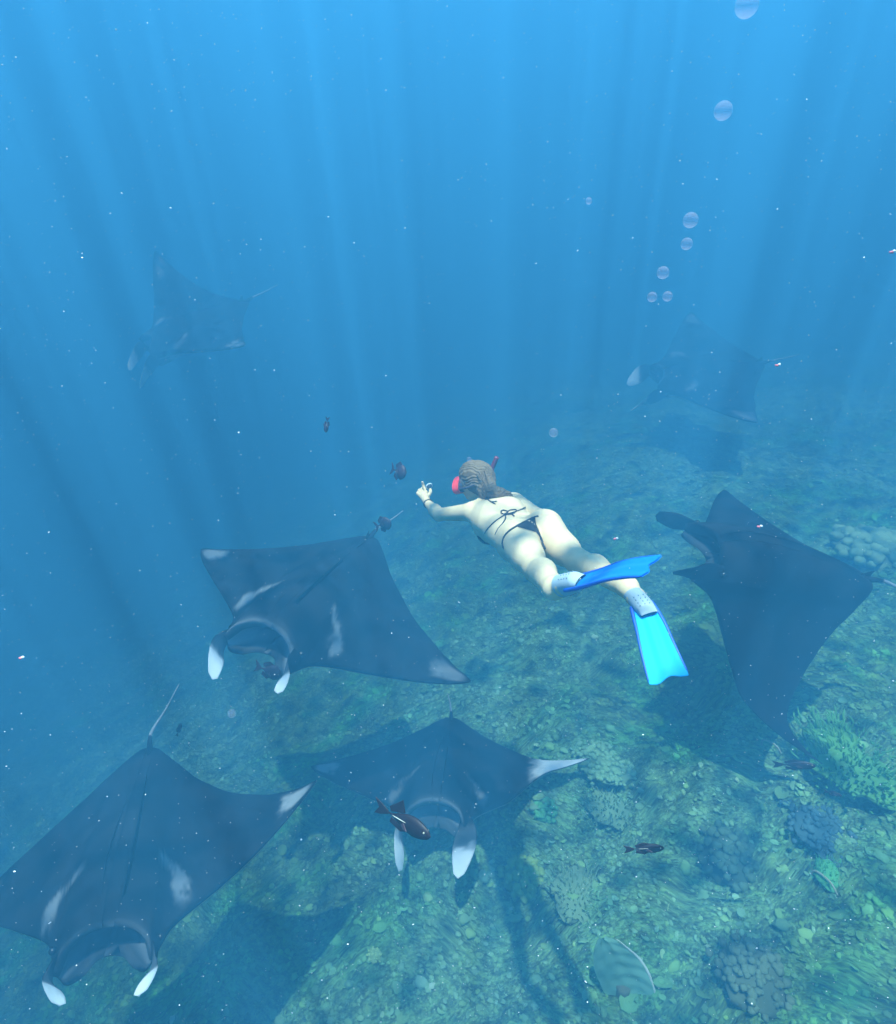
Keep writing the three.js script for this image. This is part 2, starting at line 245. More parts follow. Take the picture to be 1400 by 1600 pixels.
// ---------------------------------------------------------------- the swimmer
{
  const P = group('person', 'swimmer in black string bikini, red mask and bright blue fins, seen from behind', 'person', at(812, 830, 3.3));
  const O = P.position, local = (g) => g.translate(-O.x, -O.y, -O.z);
  const skin = std(0.80, 0.60, 0.36, 0.6, { vertexColors: true, specularIntensity: 0.6 });
  const black = std(0.025, 0.022, 0.03, 0.7);
  const J = { pelvis: at(826, 834, 3.2), waist: at(798, 819, 3.36), chest: at(779, 801, 3.52), neck: at(769, 779, 3.65), shL: at(735, 800, 3.56), shR: at(805, 783, 3.70), elL: at(686, 804, 3.78), wrL: at(668, 786, 4.0), elR: at(841, 806, 3.46), wrR: at(828, 826, 3.68), hipL: at(808, 846, 3.14), hipR: at(848, 831, 3.25), knL: at(838, 889, 2.78), anL: at(866, 919, 2.42), knR: at(905, 879, 2.95), anR: at(980, 917, 2.65) };
  const H = J.neck.clone().sub(J.pelvis).normalize(), Rt = J.shR.clone().sub(J.shL); Rt.addScaledVector(H, -Rt.dot(H)).normalize();
  const U = Rt.clone().cross(H).normalize();
  const off = (p, r, u, h) => p.clone().addScaledVector(Rt, r).addScaledVector(U, u).addScaledVector(H, h);
  const mid = (a, b, t) => a.clone().lerp(b, t);
  const torso = blendAll([
    bone(off(J.chest, -0.062, -0.03, 0), off(J.waist, -0.05, -0.03, 0), 0.092, 0.08), bone(off(J.chest, 0.062, -0.03, 0), off(J.waist, 0.05, -0.03, 0), 0.092, 0.08),
    bone(off(J.waist, -0.05, -0.03, 0), off(J.pelvis, -0.07, -0.035, 0), 0.08, 0.095), bone(off(J.waist, 0.05, -0.03, 0), off(J.pelvis, 0.07, -0.035, 0), 0.08, 0.095),
    bone(off(J.shL, 0.03, -0.01, -0.02), off(J.chest, -0.05, -0.01, 0), 0.052, 0.085), bone(off(J.shR, -0.03, -0.01, -0.02), off(J.chest, 0.05, -0.01, 0), 0.052, 0.085),
    bone(J.neck, mid(J.neck, J.shL, 0.8), 0.05, 0.04), bone(J.neck, mid(J.neck, J.shR, 0.8), 0.05, 0.04),
    bone(off(J.chest, -0.07, -0.09, 0.0), off(J.chest, -0.06, -0.1, -0.05), 0.06, 0.05), bone(off(J.chest, 0.07, -0.09, 0.0), off(J.chest, 0.06, -0.1, -0.05), 0.06, 0.05),
  ], 0.05);
  const leg = (hip, kn, an, s) => blendAll([
    bone(off(hip, s * -0.004, 0.035, -0.03), off(mid(hip, kn, 0.12), s * -0.004, 0.03, 0), 0.094, 0.086), bone(hip, kn, 0.094, 0.053), bone(mid(hip, kn, 0.12), mid(hip, kn, 0.6), 0.082, 0.07),
    bone(kn, mid(kn, an, 0.35).addScaledVector(U, 0.016), 0.05, 0.052), bone(mid(kn, an, 0.35).addScaledVector(U, 0.014), an, 0.05, 0.034), bone(mid(kn, an, 0.1), an, 0.042, 0.033),
  ], 0.035);
  const headC = at(743, 750, 3.76), F = camDir(-0.88, -0.14, -0.45), Up = camDir(-0.1, 0.8, 0.42); Up.addScaledVector(F, -Up.dot(F)).normalize();
  const S = F.clone().cross(Up).normalize();      // her right
  const hd = (s, u, f) => headC.clone().addScaledVector(S, s).addScaledVector(Up, u).addScaledVector(F, f);
  const head = blendAll([ball(hd(0, 0.012, -0.018), 0.08), ball(hd(0, 0.02, 0.025), 0.068), bone(hd(0, -0.04, 0.045), hd(0, -0.085, 0.062), 0.05, 0.03), bone(hd(0.03, -0.06, 0.0), hd(0.012, -0.092, 0.06), 0.032, 0.022), bone(hd(-0.03, -0.06, 0.0), hd(-0.012, -0.092, 0.06), 0.032, 0.022),
    bone(hd(0, 0.0, 0.088), hd(0, -0.032, 0.106), 0.009, 0.014), ball(hd(0, -0.06, 0.09), 0.014), ball(hd(0.03, -0.02, 0.078), 0.016), ball(hd(-0.03, -0.02, 0.078), 0.016)], 0.022);
  const ears = blendAll([1, -1].map((s) => bone(hd(s * 0.078, 0.012, -0.012), hd(s * 0.074, -0.022, -0.004), 0.015, 0.01)), 0.008);
  const arms = blendAll([bone(J.shL, J.elL, 0.05, 0.036), bone(J.elL, mid(J.elL, J.wrL, 0.35), 0.035, 0.036), bone(mid(J.elL, J.wrL, 0.3), J.wrL, 0.036, 0.024)], 0.025);
  const armR = blendAll([bone(J.shR, J.elR, 0.05, 0.037), bone(J.elR, mid(J.elR, J.wrR, 0.35), 0.036, 0.036), bone(mid(J.elR, J.wrR, 0.3), J.wrR, 0.036, 0.025)], 0.025);
  const legL = leg(J.hipL, J.knL, J.anL, -1), legR = leg(J.hipR, J.knR, J.anR, 1), neck = bone(J.neck, hd(0, -0.05, -0.03), 0.05, 0.05);
  const toeL = at(900, 909, 2.28), toeR = at(1009, 952, 2.56), heel = (an, toe, k) => an.clone().addScaledVector(toe.clone().sub(an).normalize(), -k);
  const foot = (an, toe) => blendAll([bone(heel(an, toe, 0.02), an, 0.03, 0.036), bone(an, mid(an, toe, 0.55), 0.036, 0.034), bone(mid(an, toe, 0.5), toe, 0.036, 0.02)], 0.02);
  const feetL = foot(J.anL, toeL), feetR = foot(J.anR, toeR);
  const bodyAt = (x, y, z) => {
    let d = smin(legL(x, y, z), legR(x, y, z), 0.012);
    d = smin(d, torso(x, y, z), 0.05);
    d = smin(d, arms(x, y, z), 0.03); d = smin(d, armR(x, y, z), 0.012);
    d = smin(d, neck(x, y, z), 0.04); d = smin(d, head(x, y, z), 0.025); d = Math.min(d, ears(x, y, z));
    d = smin(d, feetL(x, y, z), 0.02); return smin(d, feetR(x, y, z), 0.02);
  };
  // hands: a palm and five separate fingers each
  const hand = (wr, palm, fingers, thumb) => {
    const list = [bone(wr, palm[0], 0.023, 0.02)];
    const kn = fingers.map((f) => f[0]); for (const k of kn) list.push(bone(mid(wr, palm[0], 0.35), k, 0.016, 0.0115));
    const base = blendAll(list, 0.014), chains = [...fingers, thumb].map((c, i) => blendAll(c.slice(1).map((q, n) => bone(c[n], q, (i === 5 - 1 ? 0.0125 : 0.0105) - n * 0.0009, (i === 4 ? 0.0115 : 0.0096) - n * 0.0009)), 0.004));
    return (x, y, z) => { let d = base(x, y, z); for (const c of chains) d = smin(d, c(x, y, z), 0.005); return d; };
  };
  const hl = [J.wrL, [at(662, 775, 4.03)], [
    [at(665.5, 769, 4.04), at(662.5, 762, 4.05), at(661, 757.5, 4.05), at(660, 753.5, 4.04)], [at(661.5, 769.5, 4.05), at(658.5, 764.5, 4.075), at(660, 763, 4.1), at(662.5, 766, 4.105)],
    [at(658, 771, 4.05), at(654.6, 767, 4.07), at(655.5, 765.5, 4.095), at(658, 768.5, 4.1)], [at(655.6, 773.5, 4.045), at(652.6, 771, 4.06), at(652.8, 769.5, 4.08), at(655, 772, 4.085)]],
  [at(666, 779, 4.01), at(670, 773.5, 4.01), at(672.5, 769, 4.02), at(672.5, 765, 4.04)]];
  const hr = [J.wrR, [at(819, 832, 3.73)], [[at(812, 831, 3.76), at(806, 832, 3.78), at(802, 833, 3.79), at(799, 834, 3.795)], [at(811, 834, 3.76), at(804, 836, 3.78), at(800, 837, 3.79), at(796, 838, 3.795)], [at(812, 837, 3.755), at(805, 840, 3.77), at(801, 841, 3.78), at(798, 842, 3.785)], [at(814, 840, 3.75), at(809, 843, 3.76), at(806, 844, 3.77), at(803, 845, 3.775)]], [at(821, 828, 3.72), at(815, 825, 3.74), at(810, 824, 3.76), at(806, 824, 3.77)]];
  const handL = hand(...hl), handR = hand(...hr);
  const gs = [surfaceNet(bodyAt, ...around(Object.values(J).concat([headC, toeL, toeR]), 0.14), 0.0085)];
  for (const [f, pts] of [[handL, hl], [handR, hr]]) gs.push(surfaceNet(f, ...around([pts[0], ...pts[2].flat(), ...pts[3]], 0.035), 0.003));
  const faceDetail = surfaceNet((x, y, z) => smin(head(x, y, z), neck(x, y, z), 0.025) - 0.0006, ...around([headC], 0.125), 0.004); gs.push(faceDetail);
  const bodyGeo = mergeGeometries(gs), bp = bodyGeo.attributes.position, bc = [];
  for (let i = 0; i < bp.count; i++) { const x = bp.getX(i), y = bp.getY(i), z = bp.getZ(i), n1 = fbm(x * 7, y * 7, z * 7, 3), n2 = fbm(x * 26, y * 26, z * 26, 3), k = 0.93 + 0.12 * n1 + 0.14 * n2, rd = 0.12 * Math.max(0, n1 + 0.4 * n2); bc.push(k + rd * 0.4, k - rd * 0.5, k - rd * 0.7); }
  bodyGeo.setAttribute('color', new THREE.Float32BufferAttribute(bc, 3));
  mesh('body', local(bodyGeo), skin, P);
  // walks a sight line to her skin, so that what lies on the skin follows it
  const hit = (x, y, lift = 0) => { const dir = at(x, y, 1); let t = 2; for (let i = 0; i < 200; i++) { const p = dir.clone().multiplyScalar(t), d = bodyAt(p.x, p.y, p.z); if (d < 5e-4 || t > 4.6) break; t += d * 0.8; } return dir.multiplyScalar(t - lift); };
  const string = (pts, r) => tube(pts, () => r, 6, pts.length * 4);
  // hair: a close cap with a wet tail on the right shoulder, then loose strands
  const tailPts = [hd(0, 0.0, -0.06), at(762, 768, 3.6), at(778, 771, 3.555), at(792, 775, 3.575), at(803, 783, 3.58)];
  const hairShape = blendAll([ball(hd(0, 0.022, -0.028), 0.088), ball(hd(0, 0.045, 0.012), 0.072), bone(hd(0, -0.01, -0.05), tailPts[1], 0.068, 0.05), bone(tailPts[1], tailPts[2], 0.048, 0.032), bone(tailPts[2], tailPts[3], 0.03, 0.024), bone(tailPts[3], tailPts[4], 0.023, 0.008), bone(hd(0.055, -0.01, 0.0), hd(0.05, -0.05, -0.03), 0.034, 0.03), bone(hd(-0.055, -0.01, 0.0), hd(-0.05, -0.05, -0.03), 0.034, 0.03)], 0.03);
  const hairAt = (x, y, z) => { const q = V(x, y, z).sub(headC), a = Math.atan2(q.dot(S), q.dot(Up)); return hairShape(x, y, z) + 0.002 * Math.sin(a * 34 + 9 * noise(x * 14, y * 14, z * 14)) + 0.004 * noise(x * 40, y * 40, z * 40); };
  const hairMat = std(0.19, 0.12, 0.055, 0.65);
  const strands = [];
  for (let i = 0; i < 70; i++) {
    const a = rr(-1.9, 1.9), b = rr(0.4, 1), r = 0.093, st = hd(r * Math.sin(a) * b, 0.022 + r * Math.cos(a) * b * 0.8, -0.028 - r * Math.sqrt(1 - b * b * 0.8) * 0.6), w = (s) => V(rr(-s, s), rr(-s, s), rr(-s, s));
    const nape = tailPts[1].clone().addScaledVector(at(762, 768, 1), -0.045).add(w(0.03));
    const k = rnd() < 0.5 ? [tailPts[3].clone().addScaledVector(at(792, 775, 1), -0.022).add(w(0.02)), tailPts[4].clone().addScaledVector(at(803, 783, 1), -0.01).add(w(0.035))] : [tailPts[2].clone().addScaledVector(at(778, 771, 1), -0.03).add(w(0.03))];
    strands.push(tube([st, mid(st, nape, 0.5).addScaledVector(at(755, 760, 1), -0.025), nape, ...k], (t) => 0.0022 * (1 - 0.6 * t), 5, 18));
  }
  const hairGeo = surfaceNet(hairAt, ...around([headC, ...tailPts], 0.13), 0.0045); 
  mesh('hair', local(mergeGeometries([hairGeo, ...strands.map((g) => { g.deleteAttribute('color'); return g; })])), hairMat, P);
  // bikini
  const L = 0.003;
  const topG = [string([hit(756, 838, L), hit(762, 826, L), hit(773, 815, L), hit(783, 808, L), hit(789, 804, L)], 0.0038), string([hit(789, 804, L), hit(800, 801, L), hit(812, 797, L), hit(822, 792, L)], 0.0038),
    string([hit(789, 804, L), hit(790, 809, L * 2), hit(785, 818, L), hit(777, 828, L), hit(773, 837, L)], 0.0036),
    string([hit(789, 804, 0.008), hit(797, 797, 0.014), hit(806, 796, 0.014), hit(803, 801, 0.016), hit(791, 804, 0.01)], 0.0034), string([hit(789, 804, 0.008), hit(783, 801, 0.014), hit(786, 797, 0.016), hit(793, 799, 0.012), hit(790, 804, 0.01)], 0.0034),
    string([hit(790, 804, 0.006), hit(799, 803, 0.012), hit(804, 807, 0.008)], 0.0034), string([hit(752, 775, L), hit(760, 780, 0.004), hit(769, 784, 0.005), hit(777, 783, L)], 0.0034), string([hit(757, 777, L), hit(766, 783, 0.008), hit(775, 788, 0.006)], 0.0034)];
  const knot = new THREE.SphereGeometry(0.009, 10, 8); const kp = hit(789.5, 804, 0.006); knot.translate(kp.x, kp.y, kp.z); knot.deleteAttribute('uv'); knot.setAttribute('color', new THREE.Float32BufferAttribute(new Array(knot.attributes.position.count * 3).fill(1), 3)); topG.push(knot);
  for (const s of [-1, 1]) { const c = new THREE.SphereGeometry(0.068, 16, 12); c.scale(1, 1, 0.9); const q = off(J.chest, s * 0.068, -0.1, -0.02); c.translate(q.x, q.y, q.z); c.deleteAttribute('uv'); c.setAttribute('color', new THREE.Float32BufferAttribute(new Array(c.attributes.position.count * 3).fill(1), 3)); topG.push(c); }
  mesh('bikini_top', local(mergeGeometries(topG)), black, P);
  const tri = (A, B, C, n = 12) => { const f = (lift) => gridGeo(n, n, (i, j) => { const t = i / (n - 1), w = j / (n - 1), x = mixn(mixn(A[0], B[0], w), C[0], t), y = mixn(mixn(A[1], B[1], w), C[1], t), p = hit(x, y, lift); return [p.x, p.y, p.z]; }); return f(0.0045); };
  const botG = [tri([806, 822], [836, 808], [840, 832]), tri([831, 822], [838, 819], [850, 848]), string([hit(787, 858, L), hit(785, 848, L), hit(788, 838, L), hit(796, 829, L), hit(807, 822, L), hit(820, 815, L), hit(835, 808, L), hit(842, 806, L)], 0.0048), string([hit(838, 826, 0.002), hit(842, 835, 0.002), hit(846, 844, 0.002), hit(850, 853, 0.0), hit(853, 858, 0.0)], 0.006)];
  mesh('bikini_bottom', local(mergeGeometries(botG)), black, P);
  // mask and snorkel
  const red = std(0.85, 0.045, 0.05, 0.35), darkRed = std(0.2, 0.02, 0.045, 0.4);
  const M4 = new THREE.Matrix4().makeBasis(S.clone().negate(), Up, F);
  const place = (g, s, u, f) => { g.applyMatrix4(M4); const q = hd(s, u, f); g.translate(q.x, q.y, q.z); return local(g); };
  const skirtShape = new THREE.Shape(); skirtShape.absellipse(0, 0, 0.074, 0.043, 0, 2 * Math.PI); const hole = new THREE.Path(); hole.absellipse(0, 0, 0.06, 0.031, 0, 2 * Math.PI); skirtShape.holes.push(hole);
  const mask = new THREE.Group(); mask.name = 'diving_mask'; P.add(mask);
  mesh('frame', place(new THREE.ExtrudeGeometry(skirtShape, { depth: 0.03, bevelSize: 0.004, bevelThickness: 0.004, bevelSegments: 3, curveSegments: 28 }), 0, -0.012, 0.094), red, mask);
  const skirt = new THREE.CylinderGeometry(0.066, 0.07, 0.03, 28, 1, true); skirt.rotateX(Math.PI / 2); skirt.scale(1, 0.6, 1); mesh('skirt', place(skirt, 0, -0.012, 0.08), std(0.05, 0.04, 0.05, 0.5), mask);
  const lens = new THREE.CylinderGeometry(0.061, 0.061, 0.003, 28); lens.rotateX(Math.PI / 2); lens.scale(1, 0.52, 1); mesh('lens', place(lens, 0, -0.012, 0.122), std(0.8, 0.9, 0.95, 0.05, { transmission: 0.9 }), mask);
  const strapPts = []; for (let i = 0; i <= 20; i++) { const a = -2.35 + 4.7 * i / 20; strapPts.push(hd(Math.sin(a) * 0.1, 0.004 + 0.014 * Math.cos(a), 0.0 - Math.cos(a) * 0.112 + 0.012)); }
  mesh('strap', local(tube(strapPts, () => 0.006, 6, 60)), std(0.06, 0.05, 0.07, 0.5), mask);
  mesh('snorkel', local(tube([hd(0, -0.07, 0.1), hd(0.07, -0.08, 0.08), hd(0.115, -0.03, 0.01), at(764, 744, 3.87), at(770, 729, 3.86), at(777, 713, 3.84)], (t) => 0.0105 + (t > 0.62 ? 0.004 : 0), 12, 60)), darkRed, P);
  // bracelet and anklet
  const ringAround = (c, axis, r, tubeR) => { const g = new THREE.TorusGeometry(r, tubeR, 8, 28); g.applyQuaternion(new THREE.Quaternion().setFromUnitVectors(V(0, 0, 1), axis.clone().normalize())); g.translate(c.x, c.y, c.z); return local(g); };
  mesh('bracelet', ringAround(mid(J.elL, J.wrL, 0.93), J.wrL.clone().sub(J.elL), 0.0275, 0.004), black, P);
  const beads = []; { const ax = J.anR.clone().sub(J.knR).normalize(), u = V(0, 1, 0).cross(ax).normalize(), w = ax.clone().cross(u); for (let i = 0; i < 22; i++) { const a = i / 22 * 2 * Math.PI, c = J.anR.clone().addScaledVector(ax, -0.004).addScaledVector(u, Math.cos(a) * 0.039).addScaledVector(w, Math.sin(a) * 0.039), s = new THREE.SphereGeometry(0.0065, 8, 6); s.translate(c.x, c.y, c.z); beads.push(s); } }
  mesh('anklet', local(mergeGeometries(beads)), std(0.85, 0.8, 0.5, 0.4), P);
  // fins: pocket round the foot, blade bending away from it
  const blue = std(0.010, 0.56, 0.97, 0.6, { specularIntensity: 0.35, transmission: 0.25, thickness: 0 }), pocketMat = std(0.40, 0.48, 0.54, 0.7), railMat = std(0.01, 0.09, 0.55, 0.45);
  function fin(an, toe, tip, wide, bow, w0, w1, bladeMat) {
    const g = new THREE.Group(); g.name = 'swim_fin'; P.add(g);
    const dir = tip.clone().sub(an).normalize(); wide = wide.clone().addScaledVector(dir, -wide.dot(dir)).normalize(); const nrm = dir.clone().cross(wide).normalize();
    const start = mid(an, toe, 0.72), path = new THREE.CatmullRomCurve3([start, mid(toe, tip, 0.1).lerp(mid(start, tip, 0.36), 0.5), mid(start, tip, 0.65).addScaledVector(nrm, bow), tip]);
    const n = 26, k = 21;
    const sheet = (lift) => gridGeo(n, k, (i, j) => { const t = i / (n - 1), c = (j / (k - 1)) * 2 - 1, p = path.getPoint(t * (1 - 0.035 * c * c * 0 - (t > 0.9 ? 0.022 * (1 + Math.sin(c * 4.1 + 1)) * (t - 0.9) * 10 : 0))), w = mixn(w0, w1, Math.pow(t, 0.8)) / 2; p.addScaledVector(wide, c * w).addScaledVector(nrm, lift + 0.0016 * Math.cos(c * 7) * sstep(0.05, 0.3, t)); return [p.x, p.y, p.z]; });
    const a = sheet(0.0025), b = sheet(-0.0025); mesh('blade', local(mergeGeometries([a, b])), bladeMat, g);
    for (const s of [1, -1]) mesh('rail', local(tube([0, 0.2, 0.4, 0.6, 0.8, 0.97].map((t) => path.getPoint(t).addScaledVector(wide, s * mixn(w0, w1, Math.pow(t, 0.8)) / 2)), (t) => 0.0085 * (1 - 0.5 * t), 8, 30)), railMat, g);
    const ps = mid(an, toe, 0.34), pe = mid(an, toe, 1.2), ax = pe.clone().sub(ps), N = 16;
    mesh('foot_pocket', local(gridGeo(N, 20, (i, j) => { const t = i / (N - 1), c = ps.clone().addScaledVector(ax, t), a2 = j / 20 * 2 * Math.PI, ww = 0.039 * (t > 0.6 ? 1 - 0.5 * (t - 0.6) : 1), hh = mixn(0.044, 0.034, t) * (t > 0.8 ? 1 - 3.6 * (t - 0.8) : 1); c.addScaledVector(wide, Math.cos(a2) * ww).addScaledVector(nrm, Math.sin(a2) * hh); return [c.x, c.y, c.z]; }, true)), pocketMat, g);
    const holes = []; for (let i = 0; i < 4; i++) for (let j = 0; j < 3; j++) for (const sg of [1, -1]) { const t = 0.35 + i * 0.13, c = ps.clone().addScaledVector(ax, t).addScaledVector(wide, (j - 1) * 0.018).addScaledVector(nrm, sg * (mixn(0.044, 0.034, t) * (t > 0.8 ? 1 - 3.6 * (t - 0.8) : 1) - (j === 1 ? 0 : 0.0035))), s = new THREE.SphereGeometry(0.0028, 6, 5); s.translate(c.x, c.y, c.z); holes.push(s); }
    mesh('vent_holes', local(mergeGeometries(holes)), std(0.2, 0.25, 0.32, 0.7), g).userData.kind = 'stuff';
    return g;
  }
  fin(J.anL, toeL, at(1021, 884, 2.0), camDir(0.12, 0.2, -1), 0.012, 0.075, 0.1, std(0.006, 0.26, 0.9, 0.6, { specularIntensity: 0.35, transmission: 0.25, thickness: 0 }));  // same plastic as the other blade, its dimmer light put into the colour
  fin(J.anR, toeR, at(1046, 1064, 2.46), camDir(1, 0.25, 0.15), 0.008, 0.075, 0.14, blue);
  // what the raised hand holds
  const C = group('action_camera', 'small round clear camera held up in the raised hand of the swimmer', 'camera', at(670.5, 759.5, 4.04));
  const rim = new THREE.TorusGeometry(0.02, 0.004, 10, 32); rim.rotateX(0.3); rim.rotateY(0.5); mesh('rim', rim, std(0.75, 0.85, 0.95, 0.3), C);
  const dome = new THREE.SphereGeometry(0.0185, 24, 14); dome.scale(1, 1, 0.6); dome.rotateX(0.3); dome.rotateY(0.5); mesh('case', dome, std(0.25, 0.33, 0.42, 0.12, { transmission: 0.5 }), C);
}

// ---------------------------------------------------------------- reef fish
function fish(label, tailP, headP, dTail, dHead, tall, o = {}) {
  const a = at(...tailP, dTail), b = at(...headP, dHead), len = a.distanceTo(b), c = a.clone().add(b).multiplyScalar(0.5);
  const g = group('reef_fish', label, 'fish', c, 'dark reef fish');
  const f = b.clone().sub(a).normalize(), up = camDir(...(o.up ?? [0, 1, 0.35])); up.addScaledVector(f, -up.dot(f)).normalize(); const s = up.clone().cross(f);
  g.quaternion.setFromRotationMatrix(new THREE.Matrix4().makeBasis(s, up, f));
  const body = std(...(o.color ?? [0.02, 0.008, 0.013]), 0.55), pr = smoothCurve([[0, 0.09], [0.12, 0.13], [0.3, 0.55], [0.5, 0.92], [0.66, 1], [0.82, 0.8], [0.93, 0.5], [1, 0.08]]);
  const bl = 0.8, z0 = -0.5 + 0.2, h = tall * 0.5 * len;
  mesh('body', gridGeo(30, 18, (i, j) => { const t = i / 29, q = j / 18 * 2 * Math.PI, r = i === 0 || i === 29 ? 0.02 : pr(t); return [Math.sin(q) * h * 0.42 * r, Math.cos(q) * h * r * (Math.cos(q) > 0 ? 1 : 0.92), (z0 + bl * t) * len]; }, true), body, g);
  const plate = (pts, th) => { const sh = new THREE.Shape(pts.map(([z, y]) => new THREE.Vector2(z * len, y * len))); const e = new THREE.ExtrudeGeometry(sh, { depth: th, bevelEnabled: true, bevelSize: 0.001, bevelThickness: 0.0008, bevelSegments: 1, curveSegments: 4 }); e.translate(0, 0, -th / 2); e.rotateY(-Math.PI / 2); return e; };
  const T = tall * 0.5;
  mesh('tail_fin', plate([[-0.27, 0.02], [-0.4, T * 0.55], [-0.52, T * (o.fork ?? 0.8)], [-0.44, 0], [-0.52, -T * (o.fork ?? 0.8)], [-0.4, -T * 0.55], [-0.27, -0.02]], 0.0015), body, g);
  mesh('dorsal_fin', plate(o.sail ? [[-0.22, T * 0.3], [-0.24, T * 0.7], [-0.02, T * 2.0], [0.03, T * 0.9], [0.0, T * 0.8]] : [[-0.2, T * 0.3], [-0.22, T * 0.75], [0.0, T * 1.25], [0.2, T * 0.95], [0.15, T * 0.75]], 0.0015), body, g);
  mesh('anal_fin', plate([[-0.2, -T * 0.3], [-0.22, -T * 0.8], [-0.02, -T * 1.15], [0.08, -T * 0.85]], 0.0015), body, g);
  for (const sg of [1, -1]) {
    const p = plate([[0.2, 0], [0.1, T * 0.35], [0.04, 0.05 * T], [0.1, -T * 0.2]], 0.001); p.rotateY(sg * 0.4); p.translate(sg * h * 0.36, -h * 0.1, 0); mesh('pectoral_fin', p, std(0.08, 0.04, 0.05, 0.5), g);
    const e = new THREE.SphereGeometry(len * 0.016, 10, 8); e.translate(sg * h * 0.3, h * 0.22, len * 0.41); mesh('eye', e, std(0.3, 0.28, 0.2, 0.2), g);
    if (o.stripe) { const st = new THREE.SphereGeometry(1, 10, 8); st.scale(h * 0.03, h * 0.05, len * 0.13); st.translate(sg * h * 0.40, h * 0.25, -len * 0.02); mesh('pale_stripe', st, std(0.6, 0.6, 0.5, 0.5), g); }
  }
}
fish('near black fish with raised back fin slanting across the lower middle manta head', [588, 1258], [673, 1308], 1.85, 1.75, 0.28, { color: [0.014, 0.006, 0.01], sail: true, stripe: true, up: [0.35, 1, 0.3] });
fish('dark slender fish lying level over the open reef at lower right', [976, 1327], [1038, 1325], 2.5, 2.5, 0.26, { stripe: true, up: [0, 1, 0.15] });
fish('dark fish beside the drooping wing tip of the right hand manta', [1208, 1194], [1275, 1197], 4.4, 4.4, 0.24, { up: [0, 1, 0.15] });
fish('tiny purplish fish seen nearly end on, alone in the blue above the left manta', [512, 652], [509, 676], 3.3, 3.3, 0.36, { color: [0.03, 0.01, 0.03], stripe: true, up: [-1, 0, 0.9] });
fish('small dark brown fish left of the raised hand of the swimmer', [611, 732], [634, 741], 4.0, 3.9, 0.7, { color: [0.04, 0.012, 0.025], up: [0.2, 1, 0.2] });
fish('small dark fish just behind the tail of the left manta', [586, 823], [611, 816], 4.3, 4.2, 0.62, { color: [0.04, 0.02, 0.03] });
fish('dark oval fish hanging in front of the open mouth of the left manta', [399, 1040], [440, 1056], 4.2, 4.15, 0.62, { color: [0.05, 0.025, 0.035] });
fish('tiny faint fish in deep water above the bottom left manta', [276, 1150], [283, 1130], 6.2, 6.2, 0.5, {});
fish('tiny dark fish close above the reef right of the blue shadow mound', [1288, 1236], [1316, 1244], 4.8, 4.8, 0.3, { up: [0, 1, 0.15] });

